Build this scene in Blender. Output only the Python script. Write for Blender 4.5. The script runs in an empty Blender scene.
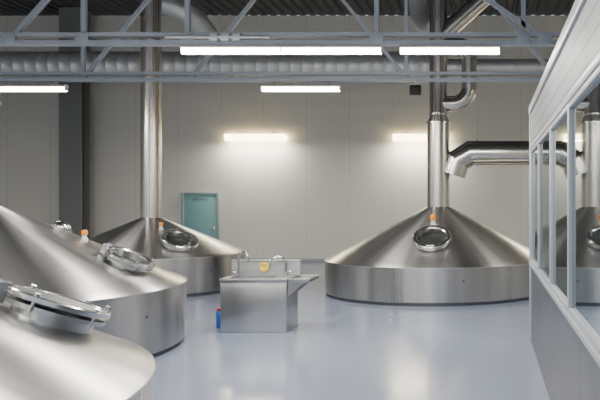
import bpy, bmesh, math, random
from mathutils import Vector, Matrix
random.seed(4)
S = bpy.context.scene
COL = S.collection

# ------------------------------------------------------------------ materials
def newmat(name):
    m = bpy.data.materials.new(name); m.use_nodes = True
    nt = m.node_tree
    return m, nt, nt.nodes['Principled BSDF']
def noise_var(nt, b, scale, c1, c2, stretch=(1,1,1), rough=None, bump=0.0):
    tc = nt.nodes.new('ShaderNodeTexCoord'); mp = nt.nodes.new('ShaderNodeMapping')
    mp.inputs['Scale'].default_value = stretch
    n = nt.nodes.new('ShaderNodeTexNoise'); n.inputs['Scale'].default_value = scale; n.inputs['Detail'].default_value = 5
    nt.links.new(tc.outputs['Object'], mp.inputs['Vector']); nt.links.new(mp.outputs[0], n.inputs['Vector'])
    r = nt.nodes.new('ShaderNodeMix'); r.data_type = 'RGBA'
    r.inputs[6].default_value = (*c1,1); r.inputs[7].default_value = (*c2,1)
    nt.links.new(n.outputs['Fac'], r.inputs[0]); nt.links.new(r.outputs[2], b.inputs['Base Color'])
    if rough:
        mr = nt.nodes.new('ShaderNodeMapRange'); mr.inputs[1].default_value=.3; mr.inputs[2].default_value=.7
        mr.inputs[3].default_value = rough[0]; mr.inputs[4].default_value = rough[1]
        nt.links.new(n.outputs['Fac'], mr.inputs[0]); nt.links.new(mr.outputs[0], b.inputs['Roughness'])
    if bump:
        bp = nt.nodes.new('ShaderNodeBump'); bp.inputs['Strength'].default_value = bump; bp.inputs['Distance'].default_value=.01
        nt.links.new(n.outputs['Fac'], bp.inputs['Height']); nt.links.new(bp.outputs[0], b.inputs['Normal'])
    return n
def plain(name, col, rough=.5, metal=0, var=.06, scale=8, bump=0):
    m, nt, b = newmat(name)
    c1 = tuple(max(0,c*(1-var)) for c in col); c2 = tuple(min(1,c*(1+var)) for c in col)
    noise_var(nt, b, scale, c1, c2, rough=(rough*.88, min(1,rough*1.12)), bump=bump)
    b.inputs['Metallic'].default_value = metal
    return m
def brushed(name, col, rough, aniso, var=.08, rv=.12, sscale=9):
    m, nt, b = newmat(name)
    b.inputs['Metallic'].default_value = 1
    b.inputs['Anisotropic'].default_value = aniso
    b.inputs['Anisotropic Rotation'].default_value = .25
    t = nt.nodes.new('ShaderNodeTangent'); t.direction_type='RADIAL'; t.axis='Z'
    nt.links.new(t.outputs[0], b.inputs['Tangent'])
    # lamp-reflection streaks painted into colour, with roughness: unit direction around Z drives a noise
    tc = nt.nodes.new('ShaderNodeTexCoord')
    mul = nt.nodes.new('ShaderNodeVectorMath'); mul.operation='MULTIPLY'; mul.inputs[1].default_value=(1,1,0)
    nrm = nt.nodes.new('ShaderNodeVectorMath'); nrm.operation='NORMALIZE'
    nt.links.new(tc.outputs['Object'], mul.inputs[0]); nt.links.new(mul.outputs[0], nrm.inputs[0])
    n = nt.nodes.new('ShaderNodeTexNoise'); n.inputs['Scale'].default_value=sscale; n.inputs['Detail'].default_value=5; n.inputs['Roughness'].default_value=.5
    nt.links.new(nrm.outputs[0], n.inputs['Vector'])
    r = nt.nodes.new('ShaderNodeMix'); r.data_type='RGBA'
    r.inputs[6].default_value=(*[c*(1-var) for c in col],1); r.inputs[7].default_value=(*[min(1,c*(1+var)) for c in col],1)
    mr = nt.nodes.new('ShaderNodeMapRange'); mr.inputs[1].default_value=.32; mr.inputs[2].default_value=.68
    mr.inputs[3].default_value=rough*(1-rv); mr.inputs[4].default_value=rough*(1+rv)
    nt.links.new(n.outputs['Fac'], mr.inputs[0]); nt.links.new(mr.outputs[0], b.inputs['Roughness'])
    mr2 = nt.nodes.new('ShaderNodeMapRange'); mr2.inputs[1].default_value=.32; mr2.inputs[2].default_value=.68
    nt.links.new(n.outputs['Fac'], mr2.inputs[0])
    nt.links.new(mr2.outputs[0], r.inputs[0]); nt.links.new(r.outputs[2], b.inputs['Base Color'])
    return m
def emis(name, col, s):
    m, nt, b = newmat(name)
    b.inputs['Base Color'].default_value=(*col,1)
    b.inputs['Emission Color'].default_value=(*col,1); b.inputs['Emission Strength'].default_value=s
    return m

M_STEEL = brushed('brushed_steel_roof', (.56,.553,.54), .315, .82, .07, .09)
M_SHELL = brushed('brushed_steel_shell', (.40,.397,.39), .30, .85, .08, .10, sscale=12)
M_PIPE  = brushed('polished_steel_pipe', (.64,.60,.56), .27, .4, .03)
M_DUCTS = plain('polished_duct_sheet', (.62,.59,.55), .22, 1, .05, 3)
M_ST    = plain('stainless_sheet', (.45,.455,.46), .32, 1, .05, 4)
M_POL   = plain('polished_fitting', (.62,.62,.61), .22, 1, .05, 12)
M_DARKST= plain('dull_base_steel', (.16,.17,.19), .5, 1)
M_GALV  = plain('galvanised_duct', (.68,.70,.72), .40, .6, .08, 9)
M_TRUSS = plain('grey_painted_steel', (.38,.42,.49), .45, .1, .06, 5)
M_COLM  = plain('grey_painted_column_steel', (.25,.255,.26), .5)
M_WHITE = plain('white_enamel', (.75,.75,.74), .4)
M_FRAME = plain('light_aluminium_frame', (.42,.44,.48), .38, .3)
M_DOOR  = plain('turquoise_paint', (.27,.52,.54), .5)
M_DOORF = plain('door_frame_grey', (.35,.42,.44), .5)
M_BLACK = plain('black_plastic', (.02,.02,.022), .4)
M_ORANGE= plain('orange_plastic', (.85,.30,.02), .35)
M_BLUE  = plain('blue_plastic', (.03,.14,.55), .35)
M_RED   = plain('red_plastic', (.6,.03,.03), .35)
M_BRASS = plain('yellow_brass_dial', (.88,.58,.03), .35, .1)
M_DIAL  = plain('yellow_dial', (.86,.64,.14), .4)
M_TUBE  = emis('warm_white_tube', (1,.92,.74), 22)
M_TUBEW = emis('warm_tube', (1,.82,.46), 12)

def glass_dark():
    m, nt, b = newmat('dark_glass_lid')
    noise_var(nt, b, 4, (.02,.023,.023), (.035,.04,.04), rough=(.35,.42)); b.inputs['Specular IOR Level'].default_value=.15; return m
M_GLID = glass_dark()
def clear_glass(name, tint, refl, rough=.02):
    m = bpy.data.materials.new(name); m.use_nodes=True; nt=m.node_tree; nt.nodes.clear()
    o = nt.nodes.new('ShaderNodeOutputMaterial'); mx=nt.nodes.new('ShaderNodeMixShader')
    t = nt.nodes.new('ShaderNodeBsdfTransparent'); t.inputs[0].default_value=(*tint,1)
    g = nt.nodes.new('ShaderNodeBsdfGlossy'); g.inputs['Roughness'].default_value=rough; g.inputs[0].default_value=(.66,.72,.74,1)
    lw = nt.nodes.new('ShaderNodeLayerWeight'); lw.inputs[0].default_value=refl
    nt.links.new(lw.outputs['Fresnel'], mx.inputs[0]); nt.links.new(t.outputs[0], mx.inputs[1]); nt.links.new(g.outputs[0], mx.inputs[2])
    nt.links.new(mx.outputs[0], o.inputs[0])
    return m
M_GLASS = clear_glass('window_glass', (.60,.68,.69), .16, .03)

def panel_wall(name, col, seam, width, axis=0, off=0.0, metal=0.0, rough=(.45,.55)):
    m, nt, b = newmat(name)
    n = noise_var(nt, b, .8, tuple(c*.96 for c in col), col, rough=rough)
    b.inputs['Metallic'].default_value=metal
    mix = [l for l in nt.links if l.to_socket==b.inputs['Base Color']][0].from_node
    tc = nt.nodes.new('ShaderNodeTexCoord'); sp = nt.nodes.new('ShaderNodeSeparateXYZ'); nt.links.new(tc.outputs['Object'], sp.inputs[0])
    a = nt.nodes.new('ShaderNodeMath'); a.operation='ADD'; a.inputs[1].default_value=100+off; nt.links.new(sp.outputs[axis], a.inputs[0])
    d = nt.nodes.new('ShaderNodeMath'); d.operation='DIVIDE'; d.inputs[1].default_value=width; nt.links.new(a.outputs[0], d.inputs[0])
    f = nt.nodes.new('ShaderNodeMath'); f.operation='FRACT'; nt.links.new(d.outputs[0], f.inputs[0])
    l = nt.nodes.new('ShaderNodeMath'); l.operation='LESS_THAN'; l.inputs[1].default_value=.02/width; nt.links.new(f.outputs[0], l.inputs[0])
    mx = nt.nodes.new('ShaderNodeMix'); mx.data_type='RGBA'; mx.inputs[7].default_value=(*seam,1)
    nt.links.new(l.outputs[0], mx.inputs[0]); nt.links.new(mix.outputs[2], mx.inputs[6]); nt.links.new(mx.outputs[2], b.inputs['Base Color'])
    return m
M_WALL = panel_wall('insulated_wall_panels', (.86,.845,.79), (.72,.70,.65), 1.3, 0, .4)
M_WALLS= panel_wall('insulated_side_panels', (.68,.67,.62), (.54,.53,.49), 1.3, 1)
M_PART = panel_wall('grey_partition_panels', (.115,.125,.145), (.055,.06,.075), 1.2, 1, .1, .5, (.32,.4))
M_FASC = panel_wall('light_grey_fascia', (.27,.285,.31), (.15,.16,.18), .13, 2, .0, .3)
M_CEIL = plain('dark_roof_deck', (.075,.08,.09), .55, .1)
def floor_mat():
    m, nt, b = newmat('grey_blue_epoxy_floor')
    noise_var(nt, b, .7, (.21,.245,.34), (.245,.28,.375), rough=(.15,.26), bump=.02)
    b.inputs['Coat Weight'].default_value=.35; b.inputs['Coat Roughness'].default_value=.12
    return m
M_FLOOR = floor_mat()

# ------------------------------------------------------------------ geometry helpers
def box(bm, x0,x1,y0,y1,z0,z1, bev=0, mi=0):
    r = bmesh.ops.create_cube(bm, size=1)
    vs = r['verts']
    for v in vs:
        v.co = Vector(((x0+x1)/2+v.co.x*(x1-x0),(y0+y1)/2+v.co.y*(y1-y0),(z0+z1)/2+v.co.z*(z1-z0)))
    fs = set(f for v in vs for f in v.link_faces)
    for f in fs: f.material_index = mi
    if bev:
        es = list(set(e for v in vs for e in v.link_edges))
        bmesh.ops.bevel(bm, geom=es, offset=bev, segments=2, affect='EDGES', profile=.5)
def lathe(bm, prof, seg=64, mat=None, mi=0):
    mat = mat or Matrix()
    rings=[]
    for r,z in prof:
        if r<1e-6: rings.append([bm.verts.new(mat@Vector((0,0,z)))])
        else: rings.append([bm.verts.new(mat@Vector((r*math.cos(2*math.pi*i/seg), r*math.sin(2*math.pi*i/seg), z))) for i in range(seg)])
    for a,b in zip(rings,rings[1:]):
        for i in range(seg):
            j=(i+1)%seg
            if len(a)==1 and len(b)==1: continue
            if len(a)==1: f=bm.faces.new((a[0],b[j],b[i]))
            elif len(b)==1: f=bm.faces.new((a[i],a[j],b[0]))
            else: f=bm.faces.new((a[i],a[j],b[j],b[i]))
            f.material_index=mi
def align(p0,p1):
    d=(Vector(p1)-Vector(p0)); q=d.to_track_quat('Z','Y')
    return Matrix.Translation(Vector(p0))@q.to_matrix().to_4x4(), d.length
def rod(bm,p0,p1,r,seg=16,mi=0):
    m,L=align(p0,p1); lathe(bm,[(0,0),(r,0),(r,L),(0,L)],seg,m,mi)
def sqbar(bm,p0,p1,w,h):
    p0=Vector(p0);p1=Vector(p1);d=(p1-p0).normalized()
    side=Vector((0,1,0)); up=d.cross(side).normalized()
    vs=[]
    for p in (p0,p1):
        for a,b in((-1,-1),(1,-1),(1,1),(-1,1)):
            vs.append(bm.verts.new(p+side*a*w/2+up*b*h/2))
    bm.faces.new(vs[0:4]); bm.faces.new(vs[4:8][::-1])
    for i in range(4):
        j=(i+1)%4; bm.faces.new((vs[i],vs[4+i],vs[4+j],vs[j]))
def tube(bm, pts, r, seg=24, cap=True, mi=0):
    pts=[Vector(p) for p in pts]; n=len(pts)
    rs = r if isinstance(r,(list,tuple)) else [r]*n
    tan=[]; bend=[]
    for i in range(n):
        if 0<i<n-1:
            ti=(pts[i]-pts[i-1]).normalized(); to=(pts[i+1]-pts[i]).normalized()
            t=(ti+to).normalized(); bd=(ti-to)
            bend.append((bd.normalized(),1/max(.5,ti.dot(t))) if bd.length>1e-4 else None)
        else:
            t=(pts[min(i+1,n-1)]-pts[max(i-1,0)]).normalized(); bend.append(None)
        tan.append(t)
    u=tan[0].orthogonal().normalized(); rings=[]
    for i in range(n):
        t=tan[i]; u=(u-t*u.dot(t)).normalized(); w=t.cross(u); ring=[]
        for s in range(seg):
            o=(u*math.cos(2*math.pi*s/seg)+w*math.sin(2*math.pi*s/seg))*rs[i]
            if bend[i]:
                nn,k=bend[i]; o=o+nn*o.dot(nn)*(k-1)
            ring.append(bm.verts.new(pts[i]+o))
        rings.append(ring)
    for a,b in zip(rings,rings[1:]):
        for s in range(seg):
            s2=(s+1)%seg; f=bm.faces.new((a[s],a[s2],b[s2],b[s])); f.material_index=mi
    if cap:
        bm.faces.new(rings[0][::-1]); bm.faces.new(rings[-1])
def arc(c,r,a0,a1,n):
    return [Vector(c)+Vector((math.cos(math.radians(a0+(a1-a0)*i/n))*r,0,math.sin(math.radians(a0+(a1-a0)*i/n))*r)) for i in range(n+1)]
def mk(name, bm, mats, parent=None, loc=(0,0,0), rot=None, sharp=35, label=None, category=None, kind=None, group=None):
    bmesh.ops.recalc_face_normals(bm, faces=bm.faces)
    for e in bm.edges: e.smooth = e.calc_face_angle(0) < math.radians(sharp)
    for f in bm.faces: f.smooth=True
    me=bpy.data.meshes.new(name); bm.to_mesh(me); bm.free()
    if not isinstance(mats,(list,tuple)): mats=[mats]
    for m in mats: me.materials.append(m)
    o=bpy.data.objects.new(name, me); COL.objects.link(o)
    o.location=loc
    if rot is not None: o.rotation_euler=rot
    if parent: o.parent=parent
    if label: o['label']=label
    if category: o['category']=category
    if kind: o['kind']=kind
    if group: o['group']=group
    return o
def dup(o, loc=None, rot=None):
    c=o.copy(); c.parent=o.parent
    if loc is not None: c.location=loc
    if rot is not None: c.rotation_euler=rot
    COL.objects.link(c); return c
def empty(name, loc, label, category, group=None):
    o=bpy.data.objects.new(name,None); COL.objects.link(o); o.location=loc; o.empty_display_size=.2
    o['label']=label; o['category']=category
    if group: o['group']=group
    return o
B=bmesh.new

# ------------------------------------------------------------------ room shell
XL,XR,YB,YF,HC = -16.0,5.5,21.3,-3.0,7.5
bm=B(); box(bm,XL-.2,XR+.2,YF,YB+.2,-.2,0); mk('floor',bm,M_FLOOR,kind='structure',label='glossy grey-blue epoxy factory floor')
bm=B(); box(bm,XL-.2,XR+.2,YB,YB+.2,0,HC); mk('wall_back',bm,M_WALL,kind='structure',label='beige insulated panel wall with vertical joints')
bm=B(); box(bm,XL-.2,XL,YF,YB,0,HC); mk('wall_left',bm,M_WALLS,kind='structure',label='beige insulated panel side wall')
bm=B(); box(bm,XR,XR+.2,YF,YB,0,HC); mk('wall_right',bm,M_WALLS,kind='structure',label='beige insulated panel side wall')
bm=B(); x=XL-.2
prof=[]
while x<XR+.2:
    prof += [(x,HC),(x+.13,HC),(x+.17,HC+.07),(x+.26,HC+.07)]
    x+=.30
prof=[p for p in prof if p[0]<=XR+.2]
a=[bm.verts.new((px,YF,pz)) for px,pz in prof]; b=[bm.verts.new((px,YB+.2,pz)) for px,pz in prof]
for i in range(len(prof)-1): bm.faces.new((a[i],b[i],b[i+1],a[i+1]))
mk('ceiling',bm,M_CEIL,kind='structure',label='dark corrugated steel roof deck')
bm=B(); box(bm,XL,-9.35,YB-.02,YB,0,.12,.004); mk('baseboard_back',bm,M_FRAME,kind='structure')
bm=B(); box(bm,-8.06,XR,YB-.02,YB,0,.12,.004); mk('baseboard_back_door_side',bm,M_FRAME,kind='structure')

# door
bm=B(); box(bm,-9.20,-8.21,YB-.05,YB,.01,2.06,.005,0)
box(bm,-9.28,-9.20,YB-.07,YB,0,2.12,.005,1); box(bm,-8.21,-8.13,YB-.07,YB,0,2.12,.005,1); box(bm,-9.20,-8.21,YB-.07,YB,2.06,2.12,.005,1)
box(bm,-8.95,-8.46,YB-.062,YB-.045,1.93,1.97,.003,1)
d=mk('door_1',bm,[M_DOOR,M_DOORF],kind='structure',label='turquoise steel service door in grey frame')
bm=B(); rod(bm,(-8.30,YB-.05,1.0),(-8.30,YB-.11,1.0),.012); rod(bm,(-8.30,YB-.11,1.0),(-8.44,YB-.11,1.0),.011); box(bm,-8.33,-8.27,YB-.06,YB-.05,.9,1.1,.004)
mk('door_handle',bm,M_POL,parent=d)

# glazed partition (office box)
PX=.575; PE=9.08; PY0=-2.5
bm=B(); box(bm,PX,PX+.12,PY0,PE,.0,1.02); box(bm,PX-.006,PX+.12,PY0,PE,2.52,3.0,0,1)
mk('wall_partition',bm,[M_PART,M_FASC],kind='structure',label='grey panelled partition below and above window band')
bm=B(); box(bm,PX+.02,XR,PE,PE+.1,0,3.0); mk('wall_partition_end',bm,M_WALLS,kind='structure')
bm=B(); box(bm,PX,XR,PY0,PE+.1,3.0,3.08); mk('trim_1',bm,M_FASC,kind='structure',label='flat roof panel of the partitioned room')
bm=B(); box(bm,PX-.03,PX+.02,PY0,PE+.1,2.96,3.06,.008); mk('trim_2',bm,M_FRAME,kind='structure',label='light metal top edge profile')
bm=B(); box(bm,PX-.025,PX+.1,PY0,PE+.02,2.49,2.545,.006); mk('trim_3',bm,M_FRAME,kind='structure',label='light metal window head profile')
bm=B(); box(bm,PX-.03,PX+.12,PY0,PE+.02,1.0,1.04,.006); mk('trim_4',bm,M_FRAME,kind='structure',label='light metal window sill')
bm=B(); box(bm,PX-.02,PX+.03,PE-.03,PE+.12,0,3.0,.006); mk('trim_5',bm,M_FRAME,kind='structure',label='light metal corner profile')
ys=[9.05,7.7,6.25,4.85,3.1,1.2,-.8,-2.5]
for i in range(len(ys)-1):
    y1,y0=ys[i],ys[i+1]; bm=B(); w=.04
    box(bm,PX-.015,PX+.03,y0,y0+w,1.04,2.49,.004,0); box(bm,PX-.015,PX+.03,y1-w,y1,1.04,2.49,.004,0)
    box(bm,PX-.015,PX+.03,y0+w,y1-w,1.04,1.04+w,.004,0); box(bm,PX-.015,PX+.03,y0+w,y1-w,2.49-w,2.49,.004,0)
    vs=[bm.verts.new(p) for p in((PX+.01,y0+w,1.04+w),(PX+.01,y1-w,1.04+w),(PX+.01,y1-w,2.49-w),(PX+.01,y0+w,2.49-w))]
    f=bm.faces.new(vs); f.material_index=1
    mk('window_%d'%(i+1),bm,[M_FRAME,M_GLASS],kind='structure',label='framed glazing in the partition')

# column
bm=B(); x0,x1,y0,y1=-12.45,-11.80,20.35,20.85
box(bm,x0,x1,y0,y0+.04,0.03,HC-.01); box(bm,x0,x1,y1-.04,y1,0.03,HC-.01); box(bm,(x0+x1)/2-.02,(x0+x1)/2+.02,y0+.04,y1-.04,.03,HC-.01); box(bm,x0-.05,x1+.05,y0-.05,y1+.05,0,.03)
mk('steel_column',bm,M_COLM,label='dark grey steel H-section column against the beige wall',category='column')

# ------------------------------------------------------------------ tanks
def manway(parent, off, slope, h, diam, tilt=1.0, up=0.0, lidmat=None, az=None):
    ang=math.atan(slope)*tilt
    if az is None: az=math.atan2(off[1],off[0])
    rot=Matrix.Rotation(az,4,'Z')@Matrix.Rotation(ang,4,'Y')
    e=rot.to_euler(); R=diam/2
    u=up
    bm=B(); lathe(bm,[(R*.80,-.20),(R*.80,.06+u),(R*.98,.06+u),(R*.98,.085+u),(R*.76,.085+u),(R*.76,-.20)],48)
    nk=mk('manway',bm,M_ST,parent=parent,loc=(off[0],off[1],h),rot=e,label='round manway neck with flange')
    lm=lidmat or M_GLID
    if lidmat:
        bm=B(); lathe(bm,[(R*.76,.105+u),(R*1.0,.105+u),(R*1.03,.112+u),(R*1.03,.138+u),(R*1.0,.146+u),(R*.90,.146+u),(R*.88,.138+u),(R*.76,.105+u)],64)
        mk('lid_ring',bm,M_POL,parent=nk)
        bm=B(); lathe(bm,[(0,.10+u),(R*.885,.125+u),(R*.885,.140+u),(R*.4,.150+u),(0,.154+u)],48); mk('lid_plate',bm,lm,parent=nk,label='slightly domed stainless lid plate')
    else:
        bm=B(); lathe(bm,[(R*.74,.05+u),(R*.99,.09+u),(R*1.02,.10+u),(R*1.02,.135+u),(R*.98,.15+u),(R*.84,.15+u),(R*.78,.135+u),(R*.74,.05+u)],64)
        mk('lid_ring',bm,M_POL,parent=nk)
        bm=B(); lathe(bm,[(0,.03+u),(R*.77,.03+u),(R*.77,.042+u),(0,.042+u)],48); mk('glass_lid',bm,lm,parent=nk,label='dark glass inspection pane')
    bm=B(); box(bm,-R*1.2,-R*.95,-.06,-.04,.04+u,.16+u,.005); box(bm,-R*1.2,-R*.95,.04,.06,.04+u,.16+u,.005); rod(bm,(-R*1.12,-.08,.14+u),(-R*1.12,.08,.14+u),.014)
    mk('hinge',bm,M_ST,parent=nk)
    bm=B(); rod(bm,(R*.92,-.06,.145+u),(R*.92,-.06,.17+u),.007,10); rod(bm,(R*.92,.06,.145+u),(R*.92,.06,.17+u),.007,10); rod(bm,(R*.92,-.067,.17+u),(R*.92,.067,.17+u),.008,10)
    mk('lid_handle',bm,M_POL,parent=nk)
    bm=B(); rod(bm,(0,0,.05+u),(0,0,.152+u),.008,10); rod(bm,(-.014,0,.156+u),(.014,0,.156+u),.007,10); lathe(bm,[(0,.143+u),(.016,.143+u),(.016,.153+u),(0,.153+u)],12)
    c0=mk('clamp',bm,M_POL,parent=nk,loc=(R*1.0*math.cos(.9),R*1.0*math.sin(.9),0))
    for a in (2.1,-.9,-2.1): dup(c0,(R*1.0*math.cos(a),R*1.0*math.sin(a),0))
def cone_h(T,r): return T['hr']+(T['R']-r)*T['s']
def tank(T):
    t=empty('brewing_tank',(T['x'],T['y'],0),T['label'],'brewing tank',group='stainless brewhouse tanks')
    R,hr,s=T['R'],T['hr'],T['s']; rp=T['rp']; hp=hr+(R-rp)*s
    bm=B(); lathe(bm,[(R-.2,0),(R-.03,0),(R-.03,.018),(R-.05,.02),(R-.05,.07),(R-.35,.07)],128); mk('base_plinth',bm,M_DARKST,parent=t)
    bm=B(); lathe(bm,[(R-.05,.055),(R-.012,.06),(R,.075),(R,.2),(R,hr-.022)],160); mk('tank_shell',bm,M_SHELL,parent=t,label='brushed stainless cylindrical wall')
    prof=[(R,hr-.022),(R+.007,hr-.020),(R+.007,hr-.006),(R-.003,hr+.0015)]
    N=18; r0=R-.003; z0=hr+.0015
    for i in range(1,N+1):
        f=i/N; prof.append((r0+(rp-r0)*f, z0+(hp-z0)*f))
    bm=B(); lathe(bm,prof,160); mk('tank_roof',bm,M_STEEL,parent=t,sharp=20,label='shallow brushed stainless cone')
    bm=B(); lathe(bm,T['pipe'](hp,rp),48); mk('vent_pipe',bm,M_PIPE,parent=t,sharp=20,label='tall polished stainless vent stack')
    for z,rr in T['flanges']:
        bm=B(); lathe(bm,[(rr-.01,-.016),(rr+.022,-.016),(rr+.022,.016),(rr-.01,.016)],48); mk('pipe_flange',bm,M_POL,parent=t,loc=(0,0,z))
    bm=B(); box(bm,R-.005,R+.005,-.02,.02,hr*.62,hr*.62+.03,.001); mk('name_plate',bm,M_DARKST,parent=t,rot=(0,0,T['plate']))
    o=T['hatch']; manway(t,o,s,cone_h(T,math.hypot(*o)),T['hd'],T.get('tilt',1),T.get('up',0),T.get('lid'),T.get('az'))
    for (ox,oy) in T['sensor']:
        hh=cone_h(T,math.hypot(ox,oy)); k=T.get('ss',1)
        bm=B(); lathe(bm,[(0,-.05),(.05*k,-.05),(.05*k,.03),(.035*k,.035),(.035*k,.07),(0,.07)],24); sn=mk('level_sensor',bm,M_WHITE,parent=t,loc=(ox,oy,hh))
        bm=B(); lathe(bm,[(0,.065),(.048*k,.07),(.052*k,.08),(.052*k,.14*k+.01),(.04*k,.165*k+.01),(0,.17*k+.01)],24); mk('sensor_cap',bm,M_ORANGE,parent=sn,label='orange cap')
    for (ox,oy) in T.get('sight',[]):
        hh=cone_h(T,math.hypot(ox,oy))
        ang=math.atan(s); az=math.atan2(oy,ox); e=(Matrix.Rotation(az,4,'Z')@Matrix.Rotation(ang,4,'Y')).to_euler()
        bm=B(); lathe(bm,[(.10,-.03),(.10,.02),(.13,.02),(.13,.035),(.085,.035),(.085,-.03)],32); sg=mk('sight_glass',bm,M_POL,parent=t,loc=(ox,oy,hh),rot=e)
        bm=B(); lathe(bm,[(.11,.03)]+[(.11*math.cos(a),.03+.08*math.sin(a)) for a in [i*math.pi/16 for i in range(1,8)]]+[(0,.11)],32); mk('glass_dome',bm,M_POL,parent=sg)
    return t
top=HC-.02
straight=lambda hp,rp:[(rp,hp-.02),(rp,hp+.6),(rp,top)]
def rightpipe(hp,rp):
    return [(rp,hp-.02),(rp,3.40),(rp,3.45),(.185,3.60),(.185,4.4),(.185,top)]
TD=tank(dict(x=-1.00,y=14.39,R=2.28,hr=.68,s=.51,rp=.235,pipe=rightpipe,flanges=[(3.44,.235),(3.62,.185)],
  plate=math.radians(-75),hatch=(-.01,-1.52),hd=.69,tilt=1.2,sensor=[(-.04,-.88)],ss=1.1,label='large stainless tank with conical roof beside the glazed partition'))
tank(dict(x=-7.03,y=14.65,R=1.87,hr=.76,s=.44,rp=.20,pipe=straight,flanges=[(5.2,.20)],
  plate=math.radians(-30),hatch=(1.0,-.95),hd=.67,tilt=1.15,sensor=[(.46,-.54)],ss=.8,label='stainless tank with conical roof in front of the turquoise door'))
tank(dict(x=-6.10,y=8.43,R=2.28,hr=.79,s=.47,rp=.19,pipe=straight,flanges=[(3.0,.19)],
  plate=math.radians(-12),hatch=(1.72,.10),hd=.57,up=-.03,sensor=[(1.08,.30)],ss=.72,sight=[(.80,.27)],label='large stainless tank with dome sight glass and orange sensor'))
tank(dict(x=-4.05,y=3.21,R=2.28,hr=.84,s=.475,rp=.19,pipe=straight,flanges=[(3.0,.19)],
  plate=math.radians(-60),hatch=(1.43,1.00),hd=.57,tilt=.85,up=-.01,lid=M_ST,sensor=[(-.6,-.5)],label='large stainless tank with clamped round manway lid and plain cone'))

# ------------------------------------------------------------------ ducts
def ribbed(bm,p0,p1,r,pitch=.16,k=1.025):
    p0=Vector(p0);p1=Vector(p1);L=(p1-p0).length;n=int(L/pitch); pts=[];rs=[]
    for i in range(n):
        for f,kk in((0,1),(.90,1),(.93,k),(.97,k)):
            pts.append(p0.lerp(p1,(i+f)/n)); rs.append(r*kk)
    pts.append(p1); rs.append(r); tube(bm,pts,rs,36)
bm=B(); ribbed(bm,(XL+.05,17.6,5.24),(-1.40,17.6,5.24),.36,.28,1.018)
mk('ventilation_duct',bm,M_GALV,sharp=70,label='long galvanised spiral ventilation duct under the roof',category='duct')
bm=B(); ribbed(bm,(-1.02,17.6,5.22),(XR-.02,17.6,5.22),.20,.28,1.015); lathe(bm,[(.36,0),(.36,.06),(.20,.34)],28,Matrix.Translation((-1.39,17.6,5.24))@Matrix.Rotation(math.pi/2,4,'Y'))
mk('ventilation_duct',bm,M_GALV,sharp=70,label='narrower galvanised duct continuing to the side wall',category='duct')
dx=-.62
bm=B(); p=[(-6.95+dx,16.0,7.45),(-6.95+dx,16.0,6.75)]+[Vector((-6.95+dx+.45*(1-math.cos(a)),16.0,6.75-.45*math.sin(a))) for a in [i*math.pi/16 for i in range(1,8)]]
p+=[(-6.38+dx,16.15,6.22),(-6.25+dx,16.5,6.12),(-6.2+dx,17.0,5.92),(-6.2+dx,17.33,5.66)]
tube(bm,p,.26,28); mk('duct_elbow',bm,M_GALV,label='galvanised duct bend joining roof and main duct',category='duct')
# welded extract duct, bypass and branches belong to the stack
bm=B(); tube(bm,[(XR+1.0-.02,0,2.83),(.66,0,2.83),(.40,0,2.66),(.31,0,2.38)],.25,72)
ex=mk('exhaust_duct',bm,M_DUCTS,parent=TD,sharp=8,label='polished stainless horizontal exhaust duct with mitred bend')
for xx in (.80,4.4):
    bm=B(); lathe(bm,[(.245,-.015),(.268,-.015),(.268,.015),(.245,.015)],32,Matrix.Rotation(math.pi/2,4,'Y')); mk('duct_flange',bm,M_POL,parent=ex,loc=(xx,0,2.83))
p=[(-1.0,14.39,3.84),(-.72,14.39,3.84)]+arc((-.70,14.39,4.17),.33,-85,0,10)+[(-.37,14.39,4.3),(-.37,14.39,4.75)]+arc((-.70,14.39,4.75),.33,10,90,8)+[(-1.0,14.39,5.08)]
p=[Vector(q)-Vector((-1.0,14.39,0)) for q in p]
bm=B(); tube(bm,p,.16,28); mk('bypass_pipe',bm,M_DUCTS,parent=TD,label='polished hooked bypass pipe looping beside the stack')
bm=B(); tube(bm,[(0,0,5.15),(.25,0,5.40),(1.25,0,6.3),(1.5,0,6.55),(1.62,0,6.8),(1.62,0,7.45)],.18,28); mk('branch_pipe',bm,M_DUCTS,parent=TD,label='polished branch pipe slanting up to the roof')
bm=B(); tube(bm,[(-.50,.9,7.45),(-.50,.9,6.2),(-.46,.85,5.9),(-.36,.7,5.68),(-.2,.4,5.5),(-.05,.1,5.42)],.21,28); mk('branch_duct',bm,M_GALV,parent=TD,label='grey galvanised branch duct rising to the roof')

# ------------------------------------------------------------------ trusses
def truss(y,zb,zt,diags,verts,label,w=.06,gus=True):
    t=empty('roof_truss',(XL,y,zb),label,'roof truss',group='grey steel roof trusses')
    def part(nm,p0,p1,ww,hh,mat=M_TRUSS):
        bm=B(); sqbar(bm,Vector(p0)-Vector((XL,y,zb)),Vector(p1)-Vector((XL,y,zb)),ww,hh); return mk(nm,bm,mat,parent=t)
    part('bottom_chord',(XL+.02,y,zb),(XR-.02,y,zb),.12,w); part('bottom_chord',(XL+.02,y,zb+.11),(XR-.02,y,zb+.11),.12,w*.8)
    part('top_chord',(XL+.02,y,zt),(XR-.02,y,zt),.12,.10)
    for a,b in diags: part('diagonal_brace',(a,y,zb+.06),(b,y,zt),.06,w)
    for a in verts: part('vertical_post',(a,y,zb+.0),(a,y,zt),.06,w)
    if gus:
        for a in sorted(set([d[0] for d in diags]+verts)):
            bm=B(); box(bm,a-XL-.09,a-XL+.09,-.068,-.055,-.025,.135,.003); mk('gusset_plate',bm,M_TRUSS,parent=t)
    return t
truss(9.45,3.955,5.6,[(-6.42,-5.0),(.78,-1.55),(-8.9,-10.3),(3.2,1.9)],[-5.44,-4.04,-1.49,.49],'grey painted steel truss carrying fluorescent lights')
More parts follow.
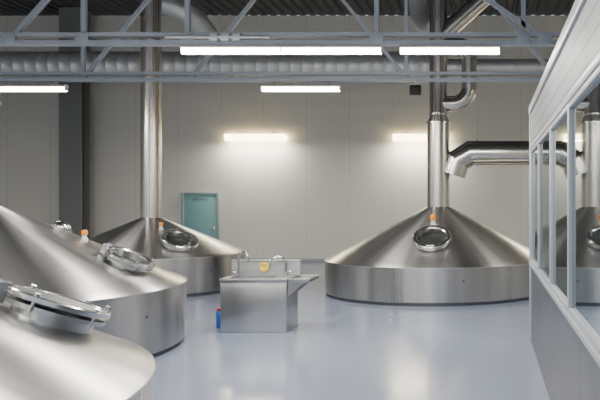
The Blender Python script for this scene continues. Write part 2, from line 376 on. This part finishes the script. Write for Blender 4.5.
truss(12.4,3.98,5.75,[(-7.12,-5.72),(-5.22,-3.85),(-1.45,-2.85),(-9.6,-10.9),(1.2,-.2)],[-7.15,-1.43,1.9],'grey painted steel truss near the vent stacks',.06,False)
bm=B(); rod(bm,(-4.3,9.36,4.02),(-2.9,9.36,4.02),.022)
for xx in(-3.65,-3.5,-3.35): box(bm,xx-.055,xx+.055,9.33,9.39,3.965,4.075,.006)
mk('cable_conduit',bm,M_GALV,label='short steel conduit with clamps along the truss',category='conduit')

# ------------------------------------------------------------------ light fixtures
def fixture(L):
    bm=B()
    pr=[(-.075,0),(-.075,.02),(-.04,.045),(.04,.045),(.075,.02),(.075,0)]
    a=[bm.verts.new((-L/2,py,pz)) for py,pz in pr]; b=[bm.verts.new((L/2,py,pz)) for py,pz in pr]
    bm.faces.new(a); bm.faces.new(b[::-1])
    for i in range(6):
        j=(i+1)%6; bm.faces.new((a[i],b[i],b[j],a[j]))
    return bm
def make_fix(loc,L,rods,label,group,tubem,wall=False,tr=.048):
    f=empty('light_fixture',loc,label,'fluorescent light',group)
    mk('housing',fixture(L),M_WHITE,parent=f)
    bm=B(); tube(bm,[Vector((-L/2+.004,0,-tr*.65)),Vector((L/2-.004,0,-tr*.65))],tr,16); mk('light_tube',bm,tubem,parent=f)
    bm=B(); box(bm,-.003,.003,-.05,.05,-.06,.0,.001); c=mk('end_cap',bm,M_WHITE,parent=f,loc=(-L/2+.003,0,0)); dup(c,(L/2-.003,0,0))
    if rods:
        bm=B(); rod(bm,(0,0,.04),(0,0,rods),.012,10); c=mk('hanger_rod',bm,M_ST,parent=f,loc=(-L*.35,0,0)); dup(c,(L*.35,0,0))
    if wall:
        bm=B(); box(bm,-.04,.04,.0,.162,.0,.045); c=mk('wall_bracket',bm,M_WHITE,parent=f,loc=(-L*.28,0,0)); dup(c,(L*.28,0,0))
    return f
def arealight(loc,L,e,rot=(0,0,0),col=(1,.965,.90),w=.14):
    ld=bpy.data.lights.new('tube_light','AREA'); ld.shape='RECTANGLE'; ld.size=L; ld.size_y=w; ld.energy=e; ld.color=col
    o=bpy.data.objects.new('tube_light',ld); COL.objects.link(o); o.location=loc; o.rotation_euler=rot
E=95
spec=[(-3.445,9.45),(-2.095,9.45),(-.50,9.45),(-3.295,12.4),(-8.14,12.4),
      (-8.5,5.5),(-5.2,5.5),(-2.5,5.5),(-1.0,5.5),(-8.5,1.5),(-5.0,1.5),(-2.0,1.5),(-12,9.45),(2.8,12.4),(-12.5,5.5)]  # these battens are added out of view to light the near tanks and hall
for i,(x,y) in enumerate(spec):
    z=3.885 if y==9.45 else 3.85
    rods=(3.935-z) if y==9.45 else (3.96-z) if y==12.4 else HC-z
    make_fix((x,y,z),1.345 if y!=12.4 else 1.38,rods,'suspended white fluorescent batten light glowing warm white','hanging fluorescent batten lights',M_TUBE)
    arealight((x,y,z-.10),1.25,E)
for x0,x1 in((-7.90,-6.07),(-2.84,-1.15),(2.4,4.1)):
    xc=(x0+x1)/2; make_fix((xc,YB-.16,3.87),x1-x0,None,'wall-mounted warm fluorescent light on the panel wall','wall-mounted fluorescent lights',M_TUBEW,True,.125)
    arealight((xc,YB-.40,3.66),x1-x0,75,col=(1,.93,.80))

sp=empty('floodlight',(-1.26,12.32,3.97),'small black floodlight hanging from the truss','floodlight')
bm=B(); box(bm,-.10,.10,-.07,.07,-.28,-.10,.015); mk('lamp_body',bm,M_BLACK,parent=sp)
bm=B(); box(bm,-.015,.015,-.015,.015,-.11,-.0); box(bm,-.12,.12,-.01,.01,-.09,-.075); mk('bracket',bm,M_ST,parent=sp)
bm=B(); box(bm,-.08,.08,-.078,-.068,-.26,-.12,.004); mk('lens',bm,M_GLID,parent=sp)

# ------------------------------------------------------------------ wash station
X0,X1,Y0,Y1=-3.71,-2.77,9.70,10.30
w=empty('wash_station',((X0+X1)/2,(Y0+Y1)/2,0),'free-standing stainless sink cabinet with two gooseneck taps','sink cabinet')
hw=(X1-X0)/2; hd=(Y1-Y0)/2
bm=B(); box(bm,-hw+.01,hw-.01,-hd+.01,hd-.01,.0,.70,.006); mk('cabinet_body',bm,M_ST,parent=w)
bm=B(); box(bm,-hw+.03,hw-.03,-hd+.0,-hd+.012,.04,.66,.003); mk('front_panel',bm,M_ST,parent=w)
bm=B()
bx0,bx1,by0,by1=-hw+.10,hw-.22,-hd+.09,hd-.16
zt=.75
box(bm,-hw,hw,-hd-.01,by0,.70,zt,.004); box(bm,-hw,hw,by1,hd,.70,zt,.004); box(bm,-hw,bx0,by0,by1,.70,zt); box(bm,bx1,hw,by0,by1,.70,zt)
mk('countertop',bm,M_ST,parent=w)
bm=B(); o=[(bx0,by0),(bx1,by0),(bx1,by1),(bx0,by1)]; a=[bm.verts.new((x,y,zt-.002)) for x,y in o]; b=[bm.verts.new((x*.92,y*.9,.702)) for x,y in o]
for i in range(4): bm.faces.new((a[i],a[(i+1)%4],b[(i+1)%4],b[i]))
bm.faces.new(b); mk('basin',bm,M_DARKST,parent=w)
M_SPL=plain('satin_splash_sheet',(.40,.41,.42),.42,.6,.04,4)
bm=B(); box(bm,-hw-.04,hw+.03,hd-.03,hd+.02,.70,.95,.008); box(bm,-hw-.04,hw+.03,hd-.05,hd+.03,.945,.965,.004); mk('backsplash',bm,M_SPL,parent=w)
def tap(x,y,hh,r,dirn):
    bm=B(); lathe(bm,[(0,.75),(.03,.75),(.03,.78),(.018,.79),(0,.79)],20,Matrix.Translation((x,y,0)))
    p=[Vector((x,y,.77)),Vector((x,y,hh-r))]+[Vector((x+dirn*r*(1-math.cos(a)),y-.5*r*(1-math.cos(a)),hh-r+r*math.sin(a))) for a in [i*math.pi/12 for i in range(1,13)]]
    p.append(p[-1]-Vector((0,0,.06))); tube(bm,p,.018,12); f=mk('faucet',bm,M_POL,parent=w)
    bm=B(); rod(bm,(x-dirn*.07,y,.80),(x,y,.80),.009,10); lathe(bm,[(0,-.012),(.022,-.012),(.022,.012),(0,.012)],12,Matrix.Translation((x-dirn*.07,y,.80))@Matrix.Rotation(math.pi/2,4,'Y')); mk('tap_handle',bm,M_POL,parent=f)
tap(-.37,.17,1.09,.08,1); tap(.32,.17,1.02,.10,-1)
bm=B(); mtx=Matrix.Translation((-.02,hd-.03,.865))@Matrix.Rotation(math.pi/2,4,'X'); lathe(bm,[(0,0),(.07,0),(.07,.03),(.052,.034),(.044,.025)],32,mtx); g=mk('gauge',bm,M_BRASS,parent=w,label='round yellow-rimmed dial')
bm=B(); lathe(bm,[(.044,.02),(.044,.026),(0,.026)],28,mtx); mk('dial_face',bm,M_DIAL,parent=g)
bm=B(); box(bm,-.023,-.017,hd-.062,hd-.057,.855,.89); mk('needle',bm,M_BLACK,parent=g)
bm=B(); box(bm,hw,hw+.30,-hd+.05,hd-.03,.70,.712)
box(bm,hw,hw+.30,-hd+.04,-hd+.052,.70,.745,.003); box(bm,hw,hw+.30,hd-.032,hd-.02,.70,.745,.003); box(bm,hw+.288,hw+.30,-hd+.05,hd-.03,.70,.745,.003)
tr=mk('side_tray',bm,M_ST,parent=w)
for yy in(-hd+.05,hd-.06):
    bm=B(); v=[(hw,yy,.70),(hw+.24,yy,.70),(hw,yy,.50)]; a=[bm.verts.new(p) for p in v]; b=[bm.verts.new((p[0],p[1]+.012,p[2])) for p in v]
    bm.faces.new(a); bm.faces.new(b[::-1])
    for i in range(3): bm.faces.new((a[i],a[(i+1)%3],b[(i+1)%3],b[i]))
    mk('tray_bracket',bm,M_ST,parent=tr)
c=empty('canister',(-3.86,10.12,0),'small blue plastic canister with red cap beside the sink cabinet','canister')
bm=B(); lathe(bm,[(0,0),(.05,0),(.055,.01),(.055,.22),(.045,.24),(.03,.245),(0,.245)],24); mk('container_body',bm,M_BLUE,parent=c)
bm=B(); lathe(bm,[(.04,.246),(.045,.25),(.045,.28),(0,.28)],20); mk('cap',bm,M_RED,parent=c)

# ------------------------------------------------------------------ world, camera
W=bpy.data.worlds.new('World'); S.world=W; W.use_nodes=True
bg=W.node_tree.nodes['Background']; bg.inputs[0].default_value=(.82,.89,1,1); bg.inputs[1].default_value=.8
cd=bpy.data.cameras.new('camera'); cam=bpy.data.objects.new('camera',cd); COL.objects.link(cam)
cam.location=(0,0,1.8); cam.rotation_euler=(math.pi/2,0,0)
cd.sensor_width=36; cd.lens=42; cd.shift_x=-.3117; cd.shift_y=.005; cd.clip_start=.05
S.camera=cam
